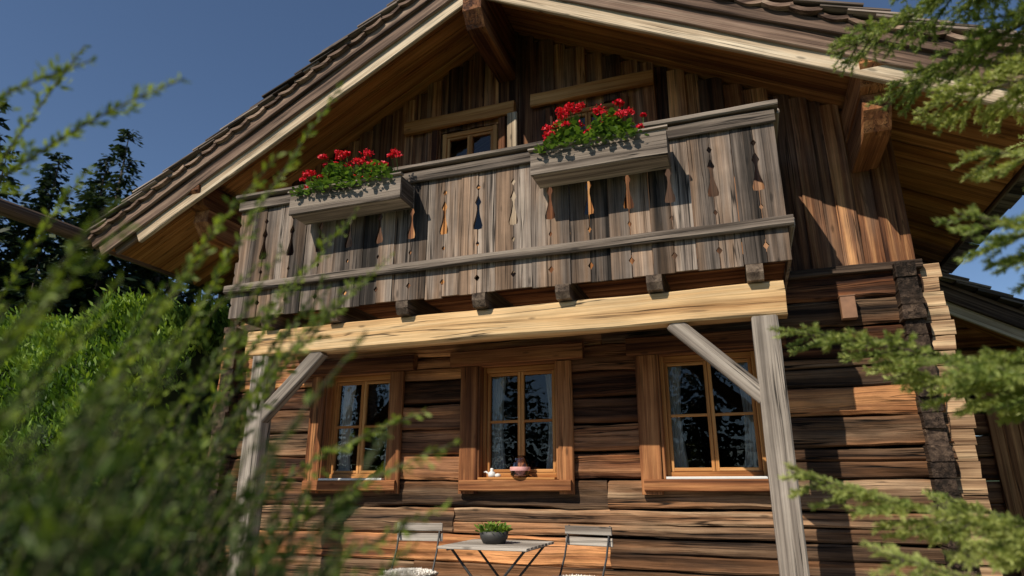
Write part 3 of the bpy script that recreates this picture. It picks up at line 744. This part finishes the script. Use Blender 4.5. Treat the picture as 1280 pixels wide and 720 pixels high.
for i in range(26):
    az=rs.uniform(36,60); rho=rs.uniform(.75,1.3); hm=rs.uniform(.05,.38)
    a=math.radians(az); x,y=-math.sin(a)*rho,math.cos(a)*rho; zt=1.17+rho*hm; ln=rs.uniform(.2,.5)
    stem((x-ln,y-ln*.15,max(0,zt-rs.uniform(.7,1.0))),(x+.05,y+.05,zt),(-.1,0,.06),.25,.9,.025,rs.uniform(-.15,.15),.75)
W=[((-1.15,.80,.75),(-.69,.92,1.93),(-.12,0,.0)),((-1.3,.9,.9),(-.72,.81,1.73),(-.12,0,.1)),((-1.9,.75,1.35),(-.81,.67,1.81),(.0,0,.22)),
   ((-1.9,.6,1.55),(-.98,.63,1.86),(.0,0,.12)),((-1.05,.9,.75),(-.45,1.0,1.24),(-.05,0,.14)),((-1.1,.9,.8),(-.55,1.07,1.30),(-.1,0,.14)),
   ((-1.15,1.05,.8),(-.63,1.05,1.61),(-.15,0,.1)),((-1.2,1.0,.8),(-.75,1.1,1.75),(-.12,0,.06)),((-1.0,.85,.7),(-.42,.9,1.14),(-.05,0,.1)),
   ((-1.6,.8,.9),(-1.18,.80,1.78),(-.06,0,.1)),((-.8,.9,.6),(-.50,.95,1.08),(-.08,0,.1)),((-.85,1.0,.5),(-.56,1.1,1.0),(-.08,0,.1)),
   ((-2.0,.9,1.3),(-1.15,.72,2.0),(.0,0,.1)),((-2.0,.7,1.6),(-1.05,.55,1.75),(.0,0,.1))]
for a,b,c in W: stem(a,b,c,.25,1.4,.027,.2,.55,.0058)
n=len(LP)
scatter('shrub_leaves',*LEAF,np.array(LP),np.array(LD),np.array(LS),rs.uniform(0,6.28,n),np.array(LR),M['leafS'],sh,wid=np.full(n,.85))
stm.obj('shrub_stems',M['stemm'],sh)
# ================================================================ FOREGROUND SPRUCE (right)
rs=np.random.RandomState(9)
sp=empty('spruce_tree'); NP=[];ND=[];NS=[];NR=[]; brm=MB(); TX,TY=1.5,2.0
def needles(a,b,bright,sz=.017):
    L0=np.linalg.norm(b-a)
    if L0<.01: return
    d=(b-a)/L0; m=int(L0/.0010); t=rs.uniform(0,1,m)[:,None]
    v=rs.normal(size=(m,3)); v-=(v@d)[:,None]*d; v/=np.linalg.norm(v,axis=1,keepdims=True); v[:,2]=v[:,2]+.3
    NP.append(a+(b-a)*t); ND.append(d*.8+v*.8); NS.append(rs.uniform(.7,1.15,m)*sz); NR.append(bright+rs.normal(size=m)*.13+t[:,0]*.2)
def spbranch(p0,p1,sag,bright=.45):
    p0=np.array(p0,float);p1=np.array(p1,float);mid=(p0+p1)/2+np.array([0,0,-sag])
    def at(t): return (1-t)**2*p0+2*t*(1-t)*mid+t*t*p1
    tube(brm,[tuple(at(t)) for t in np.linspace(0,1,12)],.011,.002,6)
    Lg=np.linalg.norm(p1-p0); d0=(p1-p0)/Lg; side=np.cross(d0,[0,0,1]); side/=np.linalg.norm(side)
    K=int(Lg/.045)
    for k in range(K): needles(at(k/K),at((k+1)/K),bright+.1*k/K)
    for k in range(2,K):
        t=k/K
        for sg in(-1,1):
            if rs.uniform()<.1: continue
            tl=(.06+.34*(1-t)**.7)*rs.uniform(.65,1.1)*min(1,Lg)
            dd=d0*.75+side*sg*rs.uniform(.5,.85)+np.array([0,0,rs.uniform(-.5,.12)]); dd/=np.linalg.norm(dd)
            b=at(t); e=b+dd*tl; tube(brm,[tuple(b),tuple(e)],.003,.0012,4)
            needles(b,e,bright+rs.normal()*.08)
            ns=int(tl/.045)
            for q in range(1,ns):
                for s2 in(-1,1):
                    if rs.uniform()<.25: continue
                    sd=np.cross(dd,[0,0,1]); sd/=np.linalg.norm(sd)+1e-6
                    d3=dd*.75+sd*s2*.65+np.array([0,0,rs.uniform(-.3,.1)]); d3/=np.linalg.norm(d3)
                    bb=b+dd*tl*q/ns; needles(bb,bb+d3*(tl*(1-q/ns)*.55+.025),bright+.08+rs.normal()*.08)
tube(brm,[(TX,TY,0),(TX+.02,TY,1.5),(TX,TY+.02,3.2),(TX+.02,TY,4.4)],.09,.015,10)
BR=[((.44,2.28,2.68),3.0,.05),((.58,2.35,2.50),2.75,.0),((.72,2.2,2.9),3.25,.05),((.62,2.15,2.33),2.45,.03),((.62,1.85,2.02),2.0,.02),((.60,2.0,2.72),2.95,.02),
    ((.13,2.05,1.62),1.20,-.04),((.40,2.25,1.52),1.15,-.02),((.46,1.75,1.46),1.2,.0),((.10,1.84,1.205),.72,-.03),((.26,1.7,1.03),.6,-.02),((.50,2.3,1.14),.8,0),((.36,1.6,.92),.5,0),
    ((.52,1.65,1.78),1.6,.02),((1.3,3.2,2.6),2.4,0),((2.4,1.6,2.2),1.9,0),((1.9,1.0,1.8),1.4,0),((2.2,2.9,1.6),1.4,0),((1.5,.9,2.6),2.5,0)]
for tip,zb,sag in BR: spbranch((TX,TY,zb),tip,sag,rs.uniform(.4,.7))
NP=np.concatenate(NP);ND=np.concatenate(ND);NS=np.concatenate(NS);NR=np.concatenate(NR); n=len(NP)
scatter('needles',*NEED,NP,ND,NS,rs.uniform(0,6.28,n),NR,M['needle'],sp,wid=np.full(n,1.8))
brm.obj('branches',M['bark'],sp)
# ================================================================ LIGHT / WORLD / CAMERA
sd=Vector((.42,1,-1.02)).normalized()
sun=bpy.data.lights.new('sun','SUN'); sun.energy=5.0; sun.angle=math.radians(.5); sun.color=(1,.91,.76)
so=link(bpy.data.objects.new('sun',sun)); so.rotation_euler=sd.to_track_quat('-Z','Y').to_euler(); so.location=(-4,-10,12)
w=bpy.data.worlds.new('World'); S.world=w; w.use_nodes=True; nt=w.node_tree
bg=nt.nodes['Background']; sky=nt.nodes.new('ShaderNodeTexSky'); sky.sky_type='NISHITA'; sky.sun_disc=False
sky.sun_elevation=math.asin(-sd.z); sky.sun_rotation=math.atan2(-sd.x,-sd.y); sky.altitude=1500; sky.air_density=1.0; sky.dust_density=.3; sky.ozone_density=3.0
nt.links.new(sky.outputs[0],bg.inputs[0]); bg.inputs[1].default_value=.10
cd=bpy.data.cameras.new('camera'); cam=link(bpy.data.objects.new('camera',cd)); S.camera=cam
cam.location=(0,0,1.17); cam.rotation_euler=(math.radians(90+17.2),0,math.radians(19.6))
cd.sensor_width=36; cd.lens=22.5; cd.clip_start=.05; cd.clip_end=2000
cd.dof.use_dof=True; cd.dof.focus_distance=5.6; cd.dof.aperture_fstop=1.9
S.view_settings.view_transform='Standard'; S.view_settings.look='None'; S.view_settings.exposure=0
